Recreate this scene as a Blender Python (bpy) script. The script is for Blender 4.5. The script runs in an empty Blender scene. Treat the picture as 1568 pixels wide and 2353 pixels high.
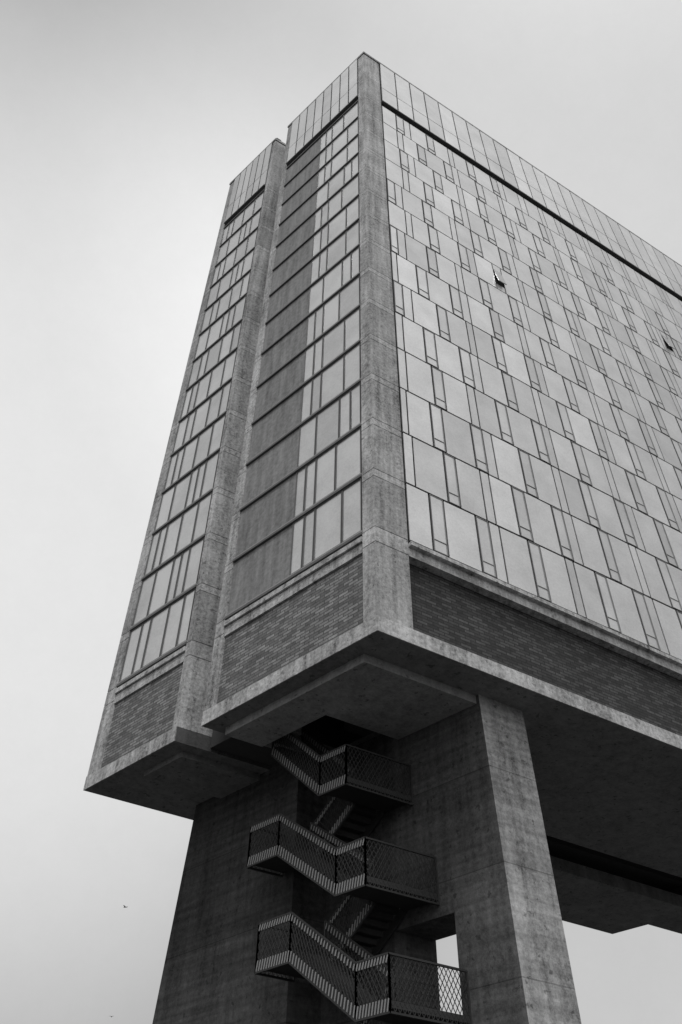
import bpy, math, random
from mathutils import Vector, Matrix
random.seed(11)
scene = bpy.context.scene
COL = scene.collection
# ------------------------------------------------------------------ camera solve
F_PX = 1970.0; CX, CY = 784.0, 1176.5
u = Vector((31, 1936, -1970)).normalized()
r = Vector((4666, -2043, -1970)).normalized()
XA = (r - u * r.dot(u)).normalized()
YA = u.cross(XA)
R = Matrix((XA, YA, u))
CAM = Vector((-11.14, -16.60, 1.6))
def ray(px, py):
    return (R @ Vector((px - CX, -(py - CY), -F_PX))).normalized()
def project(p):
    c = R.transposed() @ (Vector(p) - CAM)
    if c.z > -0.1: return None
    return (CX + F_PX * c.x / -c.z, CY - F_PX * c.y / -c.z, -c.z)
LX, LY = -0.2756, 0.9613
ROT_E = math.atan2(-LY, -LX)
def S(t, a): return (LX * t + a, LY * t)
def S3(t, a, z): return Vector((LX * t + a, LY * t, z))
# ------------------------------------------------------------------ materials
def new_mat(name):
    m = bpy.data.materials.new(name); m.use_nodes = True
    nt = m.node_tree
    return m, nt, nt.nodes['Principled BSDF']
def nd(nt, typ, **kw):
    n = nt.nodes.new(typ)
    for k, v in kw.items(): setattr(n, k, v)
    return n
def mth(nt, op, a, b=None, clamp=False):
    n = nt.nodes.new('ShaderNodeMath'); n.operation = op; n.use_clamp = clamp
    for i, v in enumerate((a, b)):
        if v is None: continue
        if isinstance(v, (int, float)): n.inputs[i].default_value = v
        else: nt.links.new(v, n.inputs[i])
    return n.outputs[0]
def noise(nt, vec, scale, detail=5, rough=0.6, stretch=None):
    if stretch:
        mp = nd(nt, 'ShaderNodeMapping'); mp.inputs['Scale'].default_value = stretch
        nt.links.new(vec, mp.inputs['Vector']); vec = mp.outputs[0]
    n = nd(nt, 'ShaderNodeTexNoise')
    n.inputs['Scale'].default_value = scale; n.inputs['Detail'].default_value = detail; n.inputs['Roughness'].default_value = rough
    nt.links.new(vec, n.inputs['Vector'])
    return n.outputs['Fac']
def concrete(name, base, joint=0, boards=0.0, amp=0.9, rough=0.85):
    m, nt, b = new_mat(name)
    tc = nd(nt, 'ShaderNodeTexCoord'); v = tc.outputs['Object']
    big = noise(nt, v, 0.5, 7, 0.65)
    streak = noise(nt, v, 1.0, 5, 0.65, (2.6, 2.6, 0.16))
    fine = noise(nt, v, 7, 6, 0.85)
    s = mth(nt, 'ADD', mth(nt, 'MULTIPLY', big, 0.35), mth(nt, 'MULTIPLY', streak, 0.45))
    s = mth(nt, 'ADD', s, mth(nt, 'MULTIPLY', fine, 0.7))
    s = mth(nt, 'ADD', mth(nt, 'MULTIPLY', mth(nt, 'SUBTRACT', s, 0.75), amp * 2.8), 1.0)
    spots = noise(nt, v, 4.5, 3, 0.5)
    pit = mth(nt, 'MULTIPLY', mth(nt, 'GREATER_THAN', spots, 0.67), 0.45)
    s = mth(nt, 'MULTIPLY', s, mth(nt, 'SUBTRACT', 1.0, pit))
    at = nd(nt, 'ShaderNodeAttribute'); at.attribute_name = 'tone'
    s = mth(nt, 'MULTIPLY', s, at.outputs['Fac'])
    sx = nd(nt, 'ShaderNodeSeparateXYZ'); nt.links.new(v, sx.inputs[0])
    if boards:
        bd = noise(nt, v, 1.0, 2, 0.5, (0.25, 0.25, 6.0))
        s = mth(nt, 'MULTIPLY', s, mth(nt, 'ADD', mth(nt, 'MULTIPLY', bd, boards), 1.0 - boards / 2))
    if joint:
        fr = mth(nt, 'FRACT', mth(nt, 'DIVIDE', mth(nt, 'ADD', sx.outputs[2], mth(nt, 'MULTIPLY', big, 0.03)), joint))
        ln = mth(nt, 'MULTIPLY', mth(nt, 'LESS_THAN', fr, 0.035 / joint), 0.4)
        s = mth(nt, 'MULTIPLY', s, mth(nt, 'SUBTRACT', 1.0, ln))
        fl = mth(nt, 'FLOOR', mth(nt, 'DIVIDE', sx.outputs[2], joint))
        wn = nd(nt, 'ShaderNodeTexWhiteNoise', noise_dimensions='1D'); nt.links.new(fl, wn.inputs['W'])
        s = mth(nt, 'MULTIPLY', s, mth(nt, 'ADD', mth(nt, 'MULTIPLY', wn.outputs['Value'], 0.3), 0.85))
    val = mth(nt, 'MULTIPLY', s, base, )
    val = mth(nt, 'MAXIMUM', val, 0.012)
    nt.links.new(val, b.inputs['Base Color'])
    b.inputs['Roughness'].default_value = rough
    b.inputs['Specular IOR Level'].default_value = 0.25
    bp = nd(nt, 'ShaderNodeBump'); bp.inputs['Strength'].default_value = 0.5; bp.inputs['Distance'].default_value = 0.03
    nt.links.new(fine, bp.inputs['Height']); nt.links.new(bp.outputs[0], b.inputs['Normal'])
    return m
def brick(name, c1, c2, mort):
    m, nt, b = new_mat(name)
    tc = nd(nt, 'ShaderNodeTexCoord'); v = tc.outputs['Object']
    sx = nd(nt, 'ShaderNodeSeparateXYZ'); nt.links.new(v, sx.inputs[0])
    cb = nd(nt, 'ShaderNodeCombineXYZ'); nt.links.new(sx.outputs[0], cb.inputs[0]); nt.links.new(sx.outputs[2], cb.inputs[1])
    bt = nd(nt, 'ShaderNodeTexBrick'); nt.links.new(cb.outputs[0], bt.inputs['Vector'])
    for k, val in (('Color1', c1), ('Color2', c2), ('Mortar', mort)): bt.inputs[k].default_value = (val, val, val, 1)
    bt.inputs['Scale'].default_value = 1.0; bt.inputs['Mortar Size'].default_value = 0.018; bt.inputs['Mortar Smooth'].default_value = 0.2
    bt.inputs['Bias'].default_value = -0.1
    bt.inputs['Brick Width'].default_value = 0.42; bt.inputs['Row Height'].default_value = 0.124
    big = noise(nt, v, 0.9, 5); fine = noise(nt, v, 3.5, 6, 0.9)
    bw = nd(nt, 'ShaderNodeRGBToBW'); nt.links.new(bt.outputs['Color'], bw.inputs[0])
    k = mth(nt, 'ADD', mth(nt, 'MULTIPLY', big, 0.9), mth(nt, 'MULTIPLY', fine, 2.4))
    val = mth(nt, 'MULTIPLY', bw.outputs[0], mth(nt, 'MAXIMUM', mth(nt, 'SUBTRACT', k, 0.6), 0.2))
    nt.links.new(val, b.inputs['Base Color']); b.inputs['Roughness'].default_value = 0.9
    return m
def glass(name, base, metal, rough):
    m, nt, b = new_mat(name)
    at = nd(nt, 'ShaderNodeAttribute'); at.attribute_name = 'tone'
    tc = nd(nt, 'ShaderNodeTexCoord'); v = tc.outputs['Object']
    n1 = noise(nt, v, 0.55, 4); n2 = noise(nt, v, 11, 4, 0.85)
    k = mth(nt, 'ADD', mth(nt, 'MULTIPLY', n1, 0.60), mth(nt, 'MULTIPLY', n2, 0.50))
    k = mth(nt, 'ADD', k, 0.45)
    val = mth(nt, 'MULTIPLY', mth(nt, 'MULTIPLY', at.outputs['Fac'], base), k, clamp=True)
    nt.links.new(val, b.inputs['Base Color'])
    b.inputs['Metallic'].default_value = metal; b.inputs['Roughness'].default_value = rough
    return m
def plain(name, val, rough=0.6, metal=0.0, amp=0.4, sc=6):
    m, nt, b = new_mat(name)
    tc = nd(nt, 'ShaderNodeTexCoord'); v = tc.outputs['Object']
    n1 = noise(nt, v, sc, 5, .75); n2 = noise(nt, v, 1.0, 4, 0.6, (3, 3, 0.3))
    k = mth(nt, 'ADD', mth(nt, 'MULTIPLY', mth(nt, 'ADD', n1, n2), amp), 1.0 - amp)
    nt.links.new(mth(nt, 'MAXIMUM', mth(nt, 'MULTIPLY', k, val), .01), b.inputs['Base Color'])
    b.inputs['Roughness'].default_value = rough; b.inputs['Metallic'].default_value = metal
    return m
M = dict(
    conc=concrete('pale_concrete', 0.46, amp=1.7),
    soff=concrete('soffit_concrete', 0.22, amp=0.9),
    drop=concrete('drop_panel_concrete', 0.36, amp=0.9),
    pier=concrete('board_marked_concrete', 0.33, joint=2.9, boards=1.1, amp=1.4),
    pierD=concrete('shaded_concrete', 0.066, joint=2.9, boards=1.3, amp=1.4),  # left pier: pier concrete with the overhang's shade put into its base colour
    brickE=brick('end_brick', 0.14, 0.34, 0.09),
    brickF=brick('long_brick', 0.04, 0.11, 0.025),  # same brick, darkened to paint in the shade of the recess
    glassF=glass('facade_glass', 0.76, 0.45, 0.28),
    glassE=glass('end_glass', 0.90, 0.6, 0.2),
    core=plain('dark_core', 0.06, 0.9),
    metal=plain('dark_metal', 0.13, 0.5),
    frame=plain('window_frame_metal', 0.30, 0.5),
    alu=plain('aluminium', 0.36, 0.45, 0.2),
    solid=plain('grey_panel', 0.25, 0.8, 0, 1.5, 5),
    galv=plain('galvanised_bars', 0.32, 0.5, 0.1, 0.3),
    mesh=plain('guard_mesh', 0.04, 0.6),
    step=plain('stair_steel', 0.035, 0.7),
    asph=plain('asphalt', 0.05, 0.9, 0, 0.4, 2),
    pave=concrete('pavement_concrete', 0.09),
    bird=plain('bird_feather', 0.3, 0.8),
)
# ------------------------------------------------------------------ mesh builder
class MB:
    def __init__(s): s.v = []; s.f = []; s.t = []
    def hexa(s, b, t, tone=1.0):
        n = len(b); o = len(s.v)
        s.v += [tuple(p) for p in b] + [tuple(p) for p in t]
        s.f.append(tuple(o + i for i in reversed(range(n)))); s.f.append(tuple(o + n + i for i in range(n)))
        for i in range(n):
            j = (i + 1) % n
            s.f.append((o + i, o + j, o + n + j, o + n + i))
        s.t += [tone] * (n + 2)
        return s
    def prism(s, pts, z0, z1, tone=1.0):
        return s.hexa([(p[0], p[1], z0) for p in pts], [(p[0], p[1], z1) for p in pts], tone)
    def box(s, x0, x1, y0, y1, z0, z1, tone=1.0):
        return s.prism([(x0, y0), (x1, y0), (x1, y1), (x0, y1)], z0, z1, tone)
    def sk(s, t0, t1, a0, a1, z0, z1, tone=1.0):
        return s.prism([S(t0, a0), S(t0, a1), S(t1, a1), S(t1, a0)], z0, z1, tone)
    def bar(s, P, Q, w, d=None, side=None):
        P = Vector(P); Q = Vector(Q); dd = (Q - P)
        if dd.length < 1e-5: return s
        dd.normalize(); d = d or w
        sd = Vector(side) if side else (Vector((0, 0, 1)) if abs(dd.z) < 0.9 else Vector((1, 0, 0)))
        a = dd.cross(sd)
        if a.length < 1e-4: a = dd.cross(Vector((0.3, 1, 0)))
        a.normalize(); b = dd.cross(a).normalized()
        off = [a * -w / 2 + b * -d / 2, a * w / 2 + b * -d / 2, a * w / 2 + b * d / 2, a * -w / 2 + b * d / 2]
        return s.hexa([P + o for o in off], [Q + o for o in off])
    def build(s, name, mat, parent=None, rot=0.0, loc=(0, 0, 0)):
        me = bpy.data.meshes.new(name); me.from_pydata(s.v, [], s.f)
        at = me.attributes.new('tone', 'FLOAT', 'FACE'); at.data.foreach_set('value', s.t)
        me.materials.append(mat); me.update()
        o = bpy.data.objects.new(name, me); COL.objects.link(o)
        o.rotation_euler = (0, 0, rot); o.location = loc
        if parent: o.parent = parent
        return o
def tag(o, label=None, cat=None, group=None, kind=None):
    for k, v in (('label', label), ('category', cat), ('group', group), ('kind', kind)):
        if v: o[k] = v
    return o
def empty(name, loc=(0, 0, 0)):
    e = bpy.data.objects.new(name, None); COL.objects.link(e); e.location = loc; return e

# ------------------------------------------------------------------ setting
tag(MB().box(-1500, 1500, -1500, 1500, -0.5, 0).build('ground', M['asph']), kind='structure')
tag(MB().box(-6, 44, -3.5, 20, 0.004, 0.13).build('pavement', M['pave']), kind='structure')

# ------------------------------------------------------------------ tower
ZS, ZB, FH, NF = 17.0, 21.3, 2.85, 14
ZT = ZB + FH * NF            # 61.2
ZR = 70.0
LEN, LENB = 42.0, 26.6
T = empty('tower_building')
tag(T, 'grey glass and concrete slab tower raised high on bare concrete piers', 'building')

c = MB()
c.sk(0.12, 7.70, 0.14, LEN - .1, 20.8, 69.7); c.sk(0.62, 7.6, 0.7, LEN - .1, 18.9, 20.8)
c.sk(9.45, 14.38, 0.14, LENB - .1, 20.8, 69.7); c.sk(9.45, 14.3, 0.7, 5.9, 18.2, 20.8); c.sk(10.1, 14.3, 5.9, LENB - .1, 18.2, 20.8)
c.sk(7.7, 9.45, 3.2, LEN - .2, 19.8, 68.5)
c.sk(9.3, 12.5, LENB - .1, LEN - .2, 17.6, 69.7)
c.sk(7.83, 9.17, 1.3, 5.6, 17.12, 19.4)
c.build('core_wall', M['core'], T)
# soffit slabs (edge band flush with the facades), with the stair opening
s = MB()
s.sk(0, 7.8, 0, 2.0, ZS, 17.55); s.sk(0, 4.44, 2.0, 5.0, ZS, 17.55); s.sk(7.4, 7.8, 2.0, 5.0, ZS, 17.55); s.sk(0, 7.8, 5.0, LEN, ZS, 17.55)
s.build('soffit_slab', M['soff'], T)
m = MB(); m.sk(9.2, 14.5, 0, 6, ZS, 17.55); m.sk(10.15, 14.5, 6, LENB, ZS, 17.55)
m.t[2] = .5  # slab side facing the gap: shade painted in as a darker tone
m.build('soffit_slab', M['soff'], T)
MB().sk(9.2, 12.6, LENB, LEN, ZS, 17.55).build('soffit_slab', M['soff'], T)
# pale fascia skins on the slab edges
def fascia(x0, x1, rot):
    MB().box(x0, x1, -0.03, 0.0, ZS - 0.004, 17.55).build('edge_beam', M['conc'], T, rot)
fascia(-0.01, LEN, 0); fascia(-7.8, 0.01, ROT_E); fascia(-14.5, -9.2, ROT_E)
p = MB()
p.sk(1.2, 7.4, 0.6, 2.0, 16.70, ZS + .05); p.sk(1.2, 4.44, 2.0, 5.0, 16.70, ZS + .05); p.sk(1.2, 7.4, 5.0, 6.1, 16.70, ZS + .05)
p.build('drop_panel', M['drop'], T)
MB().sk(9.7, 11.8, 0.62, 5.0, 16.78, ZS + .05).build('drop_panel', M['soff'], T)

# piers under the slab
def tsk(t0b, t0t, t1b, t1t, a0, a1, z0, z1, da=0):
    m = MB()
    b = [(*S(t0b, a0), z0), (*S(t0b, a1 + da), z0), (*S(t1b, a1 + da), z0), (*S(t1b, a0), z0)]
    t = [(*S(t0t, a0), z1), (*S(t0t, a1), z1), (*S(t1t, a1), z1), (*S(t1t, a0), z1)]
    return m.hexa(b, t)
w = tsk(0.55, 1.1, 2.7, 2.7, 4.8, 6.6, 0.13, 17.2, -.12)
w.t[5] = .28                 # overhang shade painted on the face towards the stairs
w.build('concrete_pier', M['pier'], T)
w = MB(); w.sk(2.7, 4.85, 4.805, 6.2, 10.7, 17.2, .27); w.sk(2.7, 4.85, 4.805, 6.2, 0.13, 7.9, .27); w.sk(4.85, 7.8, 4.8, 6.26, 0.13, 17.2, .22)  # low tones paint the shade under the overhang onto this wall
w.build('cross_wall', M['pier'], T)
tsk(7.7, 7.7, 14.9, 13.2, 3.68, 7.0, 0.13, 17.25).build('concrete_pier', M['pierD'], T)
tsk(0.55, 1.1, 6.5, 6.5, 32.0, 33.8, 0.13, 17.2).build('concrete_pier', M['pier'], T)

# segmented concrete piers on the facades
rs = random.Random(5)
def segs(pts, inner, name):
    m = MB(); m.prism(inner, 17.56, 69.6, .6)
    zs = [17.55]
    z = 20.62
    zs.append(z)
    for i in range(NF + 1): 
        zs.append(ZB + FH * i - .38) if i else None
        zs.append(ZB + FH * i)
    zs += [65.2, 69.6]
    zs = sorted(zs)
    for a, b in zip(zs[:-1], zs[1:]):
        tn = rs.choice([1, 1, 1.04, .96, .9, .82]) * rs.uniform(.95, 1.05)
        if b - a < .5: tn = 1.08
        m.prism(pts, a + .018, b - .018, tn)
    return m.build(name, M['conc'], T)
segs([(0, 0), (1.3, 0), (1.3, .35), S(.55, .5), S(.55, 0)], [(.03, .03), (1.28, .03), (1.28, .33), S(.53, .48), S(.53, .03)], 'corner_pier')
segs([S(7.3, 0), S(7.3, 3.4), S(7.8, 3.4), S(7.8, 0)], [S(7.33, .03), S(7.33, 3.3), S(7.77, 3.3), S(7.77, .03)], 'end_pier')
segs([S(9.2, 0), S(9.2, 3.4), S(9.5, 3.4), S(9.5, 0)], [S(9.23, .03), S(9.23, 3.3), S(9.47, 3.3), S(9.47, .03)], 'end_pier')
segs([S(13.85, 0), S(13.85, 1.2), S(14.5, 1.2), S(14.5, 0)], [S(13.88, .03), S(13.88, 1.1), S(14.47, 1.1), S(14.47, .03)], 'end_pier')
# brick base panels and the beams above them
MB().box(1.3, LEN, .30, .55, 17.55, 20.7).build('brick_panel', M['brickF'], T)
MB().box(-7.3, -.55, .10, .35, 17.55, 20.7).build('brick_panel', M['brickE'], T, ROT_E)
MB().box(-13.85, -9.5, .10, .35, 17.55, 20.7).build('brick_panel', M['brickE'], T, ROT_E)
m = MB(); m.box(1.305, LEN, .0, .45, 20.60, 20.98); m.box(1.31, LEN, -.16, .3, 20.98, 21.14)
m.build('sill_beam', M['conc'], T)
for x0, x1 in ((-7.295, -.555), (-13.845, -9.505)):
    m = MB(); m.box(x0, x1, .03, .3, 20.50, 20.90); m.box(x0, x1, -.05, .3, 20.93, 21.14)
    m.build('sill_beam', M['conc'], T, ROT_E)
# parapet caps
MB().sk(-.05, 7.84, -.05, LEN, 69.7, 70.0, .7).build('parapet_cap', M['conc'], T)
MB().sk(9.16, 14.54, -.05, LENB, 69.7, 70.0, .7).build('parapet_cap', M['conc'], T)
v = MB(); v.prism([S(9.45, .25), S(9.45, .55), S(9.75, .55), S(9.75, .25)], 70.0, 70.75); v.prism([S(9.42, .2), S(9.42, .6), S(9.8, .6), S(9.8, .2)], 70.75, 70.85)
v.build('roof_vent', M['metal'], T)

# ---- glazing of the long facade
def pane(mb, x0, x1, z0, z1, y, tone, th=.04):
    j = lambda: random.uniform(-.005, .005)
    f = [(x0, y + j(), z0), (x1, y + j(), z0), (x1, y + j(), z1), (x0, y + j(), z1)]
    o = len(mb.v)
    mb.v += f + [(q[0], y + th, q[2]) for q in f]
    mb.f += [(o, o + 1, o + 2, o + 3), (o + 1, o, o + 4, o + 5), (o + 2, o + 1, o + 5, o + 6), (o + 3, o + 2, o + 6, o + 7), (o, o + 3, o + 7, o + 4)]
    mb.t += [tone] * 5
    return mb
def ring(mb, x0, x1, z0, z1, y, zt=None, w=.045, pr=.05):
    mb.box(x0, x0 + w, y - pr, y + .02, z0, z1); mb.box(x1 - w, x1, y - pr, y + .02, z0, z1)
    mb.box(x0 + w, x1 - w, y - pr + .002, y + .02, z0, z0 + w); mb.box(x0 + w, x1 - w, y - pr + .002, y + .02, z1 - w, z1)
    if zt: mb.box(x0 + w, x1 - w, y - pr + .004, y + .02, zt - w / 2, zt + w / 2)
    return mb
G = .036; GZ = .048
CYC = [('f', 1.15), ('c', .62), ('f', 1.45), ('c', .62), ('f', .50), ('f', 1.40), ('c', .60), ('f', 1.25), ('f', .42)]
wins = []
for i in range(NF):
    z0 = ZB + FH * i; z1 = z0 + FH
    x = 1.34; k = (i * 4 + (i // 3)) % len(CYC)
    first = True
    while x < LEN - .3:
        kind, wd = CYC[k % len(CYC)]; k += 1
        if first: wd *= random.uniform(.75, 1.0); first = False
        wd *= random.uniform(.95, 1.05)
        x1 = min(x + wd, LEN)
        wins.append([kind, i, x, x1, z0, z1]); x = x1
best = min((q for q in wins if q[1] == 8 and q[3] - q[2] < .8), key=lambda q: abs((q[2] + q[3]) / 2 - 8.25))
best[0] = 'o'
# the second open one: narrow sash between two fixed panes
ox = 24.15; row = [q for q in wins if q[1] == 10]
lf = [q for q in row if q[2] < ox - .31]; rt = [q for q in row if q[3] > ox + .31]
for q in row:
    if q[2] >= ox - .31 and q[3] <= ox + .31: wins.remove(q)
L_ = max(lf, key=lambda q: q[2]); R_ = min(rt, key=lambda q: q[3])
if L_ is R_:
    wins.append([L_[0], 10, ox + .31, L_[3], L_[4], L_[5]]); L_[3] = ox - .31
else:
    L_[3] = ox - .31; R_[2] = ox + .31
for q in (L_, R_):
    if q[3] - q[2] < .3: q[0] = 'f'
wins.append(['o', 10, ox - .31, ox + .31, L_[4], L_[5]])
def score(q):
    P = project(((q[2] + q[3]) / 2, 0, (q[4] + q[5]) / 2))
    if P is None or not (-40 < P[0] < 1600 and -40 < P[1] < 2400): return 0
    a = project((q[2], 0, q[4])); b = project((q[3], 0, q[5])); d = project((q[2], 0, q[5])); e = project((q[3], 0, q[4]))
    pts = [a, e, b, d]
    ar = 0
    for n in range(4):
        p1, p2 = pts[n], pts[(n + 1) % 4]; ar += p1[0] * p2[1] - p2[0] * p1[1]
    return abs(ar)
def tone(): return random.choice([1, 1, 1, .96, .88, 1.04, 1.09]) * random.uniform(.94, 1.03)
CT = .93
for kind in 'fco':
    L = sorted((q for q in wins if q[0] == kind), key=score, reverse=True)
    rest = MB()
    for n, q in enumerate(L):
        _, i, x0, x1, z0, z1 = q
        if kind == 'f' and x1 - x0 < .6: tn = tone() * .94
        else: tn = tone()
        if x1 - x0 < .1: continue
        x0 += G; x1 -= G; z0 += GZ; z1 -= GZ
        if kind == 'f':
            if n < 100: pane(MB(), x0, x1, z0, z1, -.02, tn).build('fixed_window', M['glassF'], T)
            else: pane(rest, x0, x1, z0, z1, -.02, tn)
        elif kind == 'c':
            if n < 100:
                o = pane(MB(), x0, x1, z0 + .56, z1, -.02, tn * CT).build('casement_window', M['glassF'], T)
                pane(MB(), x0, x1, z0, z0 + .53, -.015, tn * CT).build('lower_pane', M['glassF'], o)
                ring(MB(), x0, x1, z0, z1, -.02, z0 + .545, .026, .022).build('frame', M['frame'], o)
            else:
                pane(rest, x0, x1, z0 + .56, z1, -.02, tn * CT); pane(rest, x0, x1, z0, z0 + .53, -.015, tn * CT)
        else:
            h = 1.6; an = math.radians(8); zt = z0 + .56 + h
            dy, dz = h * math.sin(an), h * math.cos(an)
            m = MB()
            m.hexa([(x0, -.02 - dy, zt - dz), (x1, -.02 - dy, zt - dz), (x1, .02 - dy, zt - dz), (x0, .02 - dy, zt - dz)],
                   [(x0, -.02, zt), (x1, -.02, zt), (x1, .02, zt), (x0, .02, zt)], .6)
            o = m.build('casement_window', M['glassF'], T)
            o['label'] = 'casement window propped open, nearer the corner pier' if i == 8 else 'casement window propped open, farther along the long facade'
            pane(MB(), x0, x1, zt + .03, z1, -.02, tn * CT).build('upper_pane', M['glassF'], o)
            pane(MB(), x0, x1, z0, z0 + .53, -.015, tn * CT).build('lower_pane', M['glassF'], o)
    if rest.v:
        tag(rest.build('fixed_window' if kind == 'f' else 'casement_window', M['glassF'], T), kind='stuff')
# ---- penthouse glazing
def penthouse(x0, x1, n, rot, mat, y=-.08):
    wd = (x1 - x0) / n
    for i in range(n):
        a, b = x0 + wd * i + .05, x0 + wd * (i + 1) - .05
        m = MB(); t_ = tone()
        pane(m, a, b, ZT + .75, ZT + 3.3, y, t_, .08); pane(m, a, b, ZT + 3.40, 69.56, y, t_ * 1.02, .08)
        m.build('penthouse_window', mat, T, rot)
penthouse(1.34, LEN, 31, 0, M['glassF'])
penthouse(-7.3, -.55, 8, ROT_E, M['glassE'])
penthouse(-13.85, -9.5, 6, ROT_E, M['glassE'])
for x0, x1, rot in ((1.34, LEN, 0), (-7.3, -.55, ROT_E), (-13.85, -9.5, ROT_E)):
    MB().box(x0, x1, -.14, .10, ZT + .60, ZT + .74).build('penthouse_sill', M['metal'], T, rot)
# ---- end facade glazing
PA = [[.62, .55, 1.35, .93], [1.0, 1.3, .6, .55], [.55, .55, 1.05, 1.3]]
PB = [[.85, .62, 1.2, 1.0, .68], [1.05, 1.25, .55, .55, .95], [.6, .55, 1.1, 1.15, .95]]
def endrow(i, tL, tR, widths):
    z0 = ZB + FH * i + .15; z1 = ZB + FH * (i + 1) - .08
    k = (tL - tR) / sum(widths); x = -tL
    for wd in widths:
        wd *= k
        nm = 'picture_window' if wd > .8 else 'narrow_window'
        o = pane(MB(), x + .05, x + wd - .05, z0, z1, .03, tone()).build(nm, M['glassE'], T, ROT_E)
        ring(MB(), x + .012, x + wd - .012, z0, z1, .045, None, .035).build('frame', M['metal'], o)
        x += wd
for i in range(NF):
    endrow(i, 4.0, .58, PA[(i * 2 + i // 4) % 3]); endrow(i, 13.8, 9.53, PB[(i + i // 3) % 3])
    z0 = ZB + FH * i
    MB().box(-7.28, -4.03, .04, .10, z0 + .15, z0 + FH - .08, 1).build('solid_panel', M['solid'], T, ROT_E)
for i in range(NF + 1):
    z0 = ZB + FH * i
    for x0, x1 in ((-7.295, -.555), (-13.845, -9.505)):
        o = MB().box(x0, x1, -.05, .10, z0 - .06, z0 + .05).build('floor_band', M['metal'], T, ROT_E)
        MB().box(x0, x1, -.03, .10, z0 + .055, z0 + .13).build('sill_strip', M['alu'], o)

# ------------------------------------------------------------------ outside staircase
ST = empty('outside_staircase', S3(4.5, 3.5, 0.13))
tag(ST, 'dark steel zigzag staircase with striped mesh guards hanging under the tower', 'staircase')
off = -Vector(ST.location)
def stb(mb, name, mat, parent=None):
    o = mb.build(name, mat, parent or ST)
    if not parent: o.location = off
    return o
GH = 1.32
def guard(pts, bands=True, name='guard'):
    top = MB(); low = MB(); mid = MB(); fin = MB(); fin2 = MB()
    for P, Q in zip(pts[:-1], pts[1:]):
        P = S3(*P); Q = S3(*Q)
        H = Vector((Q.x - P.x, Q.y - P.y, 0)); L = H.length; h = H / L
        nrm = Vector((h.y, -h.x, 0))
        if (P + nrm - CAM).length > (P - CAM).length: nrm = -nrm
        at = lambda s_: P + (Q - P) * (s_ / L)
        dn = lambda d_: Vector((0, 0, -d_))
        top.bar(P, Q, .06, .05)
        low.bar(P + dn(GH), Q + dn(GH), .06, .05)
        if bands:
            for a_, b_, mb_ in ((.03, .20, top), (GH - .30, GH - .02, low)):
                e = nrm * -.02
                mb_.hexa([P + dn(b_), Q + dn(b_), Q + dn(b_) + e, P + dn(b_) + e], [P + dn(a_), Q + dn(a_), Q + dn(a_) + e, P + dn(a_) + e])
            n = int(L / .11)
            for q in range(n + 1):
                s_ = (q + .5) * L / (n + 1)
                c_ = at(s_) + nrm * .015
                lean = h * .03
                fin.bar(c_ + dn(.20) - lean, c_ + dn(.02) + lean, .04, .02, nrm)
                fin2.bar(c_ + dn(GH - .01) - lean, c_ + dn(GH - .31) + lean, .04, .02, nrm)
        # expanded mesh infill
        a_, b_ = (.20, GH - .3) if bands else (.03, GH - .03)
        hh = b_ - a_; sp = .14; sl = .55
        n = int((L + hh * sl) / sp) + 1
        for q in range(n + 1):
            for sg in (1, -1):
                s0 = q * sp - (hh * sl if sg > 0 else 0); 
                s1 = s0 + sg * hh * sl
                w0, w1 = 0.0, 1.0
                def sat(wv): return s0 + (s1 - s0) * wv
                for lim in (0.0, L):
                    wv = (lim - s0) / (s1 - s0)
                    if (s1 > s0) == (lim == 0.0): w0 = max(w0, wv)
                    else: w1 = min(w1, wv)
                if w1 - w0 < .02: continue
                A = at(sat(w0)) + dn(b_ - hh * w0); B = at(sat(w1)) + dn(b_ - hh * w1)
                mid.bar(A, B, .016)
        mid.bar(P, P + dn(GH), .05); mid.bar(Q, Q + dn(GH), .05)
    g = stb(mid, name, M['mesh'])
    stb(top, 'top_band', M['step'], g); stb(low, 'bottom_band', M['step'], g)
    if bands:
        stb(fin, 'bar_row', M['galv'], g); stb(fin2, 'bar_row', M['galv'], g)
def flight(t0, z0, t1, z1, a0, a1):
    m = MB(); n = max(6, round(abs(z1 - z0) / .18))
    for q in range(n):
        ta = t0 + (t1 - t0) * q / n; tb = t0 + (t1 - t0) * (q + 1) / n
        zz = z0 + (z1 - z0) * (q + 1) / n
        lo, hi = sorted((ta, tb))
        m.sk(lo, hi, a0, a1, zz - .05, zz)
        m.sk(ta - .01, ta + .01, a0, a1, zz - .19, zz - .052)
    for a_ in (a0 - .02, a1 + .02):
        P = S3(t0, a_, z0); Q = S3(t1, a_, z1)
        m.hexa([P + Vector((0, 0, -.25)), Q + Vector((0, 0, -.25)), Q + Vector((.04, 0, -.25)), P + Vector((.04, 0, -.25))],
               [P + Vector((0, 0, .06)), Q + Vector((0, 0, .06)), Q + Vector((.04, 0, .06)), P + Vector((.04, 0, .06))])
    stb(m, 'flight', M['step'])
AO = 2.36
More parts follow.
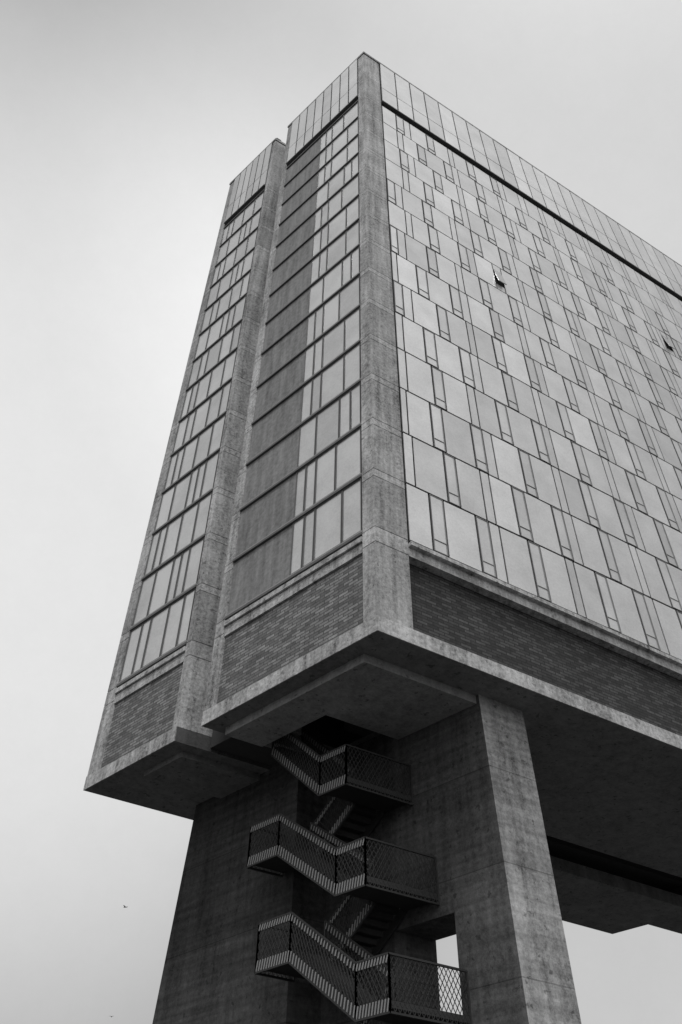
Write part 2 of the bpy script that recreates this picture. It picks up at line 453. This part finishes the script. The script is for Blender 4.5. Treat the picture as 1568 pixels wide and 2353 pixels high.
for k in (-2, -1, 0, 1):
    dt = .75 * k; dz = 3.2 * k
    tR0, tR1, tL0, tL1 = 3.2 + dt, 4.3 + dt, 6.76 + dt, 8.1 + dt
    zR, zL = 11.3 + dz, 13.15 + dz
    up = 1.05
    stb(MB().sk(tR0, tR1, AO + .03, 4.79, zR - .16, zR), 'landing', M['step'])
    guard([(tR0, AO, zR + up), (tR0, 4.79, zR + up)], bands=False)
    if k < 1:
        stb(MB().sk(tL0, min(tL1, 7.69), AO + .03, 4.7, zL - .16, zL), 'landing', M['step'])
        guard([(tL1, AO, zL + up), (tL0, AO, zL + up), (tR1, AO, zR + up), (tR0, AO, zR + up)])
        guard([(tL1, AO, zL + up), (tL1, 3.6, zL + up)], bands=False)
        if tL1 > 7.7: stb(MB().sk(7.695, tL1, AO + .03, 3.67, zL - .16, zL), 'landing', M['step'])
        flight(tR1, zR, tL0, zL, AO + .06, 3.42)
        guard([(tL0, 3.48, zL + up), (tR1, 3.48, zR + up)])
        # inner flight climbs back to the next landing
        nR1 = 4.3 + dt + .75; nz = 11.3 + dz + 3.2
        flight(tL0, zL, nR1, nz, 3.66, 4.66)
        guard([(tL0, 3.6, zL + up), (nR1, 3.6, nz + up)])
    else:
        guard([(7.37, AO, 16.75 + up), (tR1, AO, zR + up), (tR0, AO, zR + up)])
        flight(tR1, zR, 7.3, 16.75, AO + .06, 3.42)
        guard([(7.35, 3.48, 16.75 + up), (tR1, 3.48, zR + up)])

# ------------------------------------------------------------------ birds
def bird(px, py, dist, span, yaw, label):
    m = MB()
    prof = [(-.5, .015), (-.38, .05), (-.15, .10), (.1, .11), (.28, .08), (.38, .065), (.46, .05), (.55, .01)]
    ns = 8; rings = []
    for x, rr in prof:
        rings.append([(x * span * .55, math.cos(q * 2 * math.pi / ns) * rr * span * .7, math.sin(q * 2 * math.pi / ns) * rr * span * .6) for q in range(ns)])
    for rg in rings: m.v += rg
    for i in range(len(rings) - 1):
        for q in range(ns):
            m.f.append((i * ns + q, i * ns + (q + 1) % ns, (i + 1) * ns + (q + 1) % ns, (i + 1) * ns + q)); m.t.append(1)
    s_ = span
    for sd in (1, -1):
        inner = [(.13 * s_, 0, .03 * s_), (.17 * s_, sd * .24 * s_, .13 * s_), (-.02 * s_, sd * .5 * s_, .09 * s_), (.0, sd * .24 * s_, .12 * s_), (-.1 * s_, 0, .02 * s_)]
        if sd < 0: inner.reverse()
        m.hexa(inner, [(a, b, c_ + .012 * s_) for a, b, c_ in inner])
    tail = [(-.24 * s_, -.02 * s_, 0), (-.24 * s_, .02 * s_, 0), (-.38 * s_, .06 * s_, 0), (-.38 * s_, -.06 * s_, 0)]
    m.hexa(list(reversed(tail)), [(a, b, .01 * s_) for a, b, _ in reversed(tail)])
    ob = m.build('bird', M['bird'], None, yaw, CAM + ray(px, py) * dist)
    tag(ob, label, 'bird')
bird(288, 2085, 62, .48, 2.2, 'tiny dark bird gliding left of the concrete pier, the higher one')
bird(256, 2337, 80, .45, 1.0, 'tiny dark bird low in the sky at the bottom left edge')

# ------------------------------------------------------------------ sky, sun, camera
wld = bpy.data.worlds.new('World'); scene.world = wld; wld.use_nodes = True
nt = wld.node_tree
bg = nt.nodes['Background']
tc = nd(nt, 'ShaderNodeTexCoord'); D = tc.outputs['Generated']
def glow(vec, deg, amp):
    vm = nd(nt, 'ShaderNodeVectorMath', operation='DOT_PRODUCT'); nt.links.new(D, vm.inputs[0]); vm.inputs[1].default_value = Vector(vec).normalized()
    mr = nd(nt, 'ShaderNodeMapRange', interpolation_type='SMOOTHSTEP'); nt.links.new(vm.outputs['Value'], mr.inputs['Value'])
    mr.inputs['From Min'].default_value = math.cos(math.radians(deg)); mr.inputs['From Max'].default_value = 1.0; mr.inputs['To Max'].default_value = amp
    return mr.outputs[0]
sky = nd(nt, 'ShaderNodeTexSky'); sky.sky_type = 'NISHITA'; sky.sun_disc = False
SUN_EL, SUN_AZ = math.radians(62), math.atan2(-.72, -.69)
sky.sun_elevation = SUN_EL; sky.sun_rotation = SUN_AZ
bwn = nd(nt, 'ShaderNodeRGBToBW'); nt.links.new(sky.outputs[0], bwn.inputs[0])
tot = mth(nt, 'ADD', glow(ray(0, 1200), 38, .43), .35)
tot = mth(nt, 'ADD', tot, glow(ray(1300, 520), 34, .31))
tot = mth(nt, 'ADD', tot, glow(ray(1650, 2250), 26, .22))
tot = mth(nt, 'ADD', tot, glow((-.18, -.64, .75), 60, .60))
cl = noise(nt, D, 2.2, 4, 0.5); cl2 = noise(nt, D, 20, 7, 0.85)
tot = mth(nt, 'MULTIPLY', tot, mth(nt, 'ADD', mth(nt, 'ADD', mth(nt, 'MULTIPLY', cl, .10), mth(nt, 'MULTIPLY', cl2, .10)), .90))
tot = mth(nt, 'ADD', tot, mth(nt, 'MULTIPLY', bwn.outputs[0], 0.004))
nt.links.new(tot, bg.inputs['Color']); bg.inputs['Strength'].default_value = 1.0
sl = bpy.data.lights.new('sun', 'SUN'); sl.energy = 1.25; sl.angle = math.radians(16)
so = bpy.data.objects.new('sun', sl); COL.objects.link(so)
sd = Vector((-.72 * math.cos(SUN_EL), -.69 * math.cos(SUN_EL), math.sin(SUN_EL)))
so.rotation_euler = sd.to_track_quat('Z', 'Y').to_euler()
cd = bpy.data.cameras.new('camera'); co = bpy.data.objects.new('camera', cd); COL.objects.link(co)
cd.sensor_fit = 'HORIZONTAL'; cd.sensor_width = 36; cd.lens = 36 * F_PX / 1568.0
cd.clip_end = 6000
co.matrix_world = Matrix.Translation(CAM) @ R.to_4x4()
scene.camera = co
scene.view_settings.view_transform = 'Standard'; scene.view_settings.look = 'None'; scene.view_settings.exposure = 0
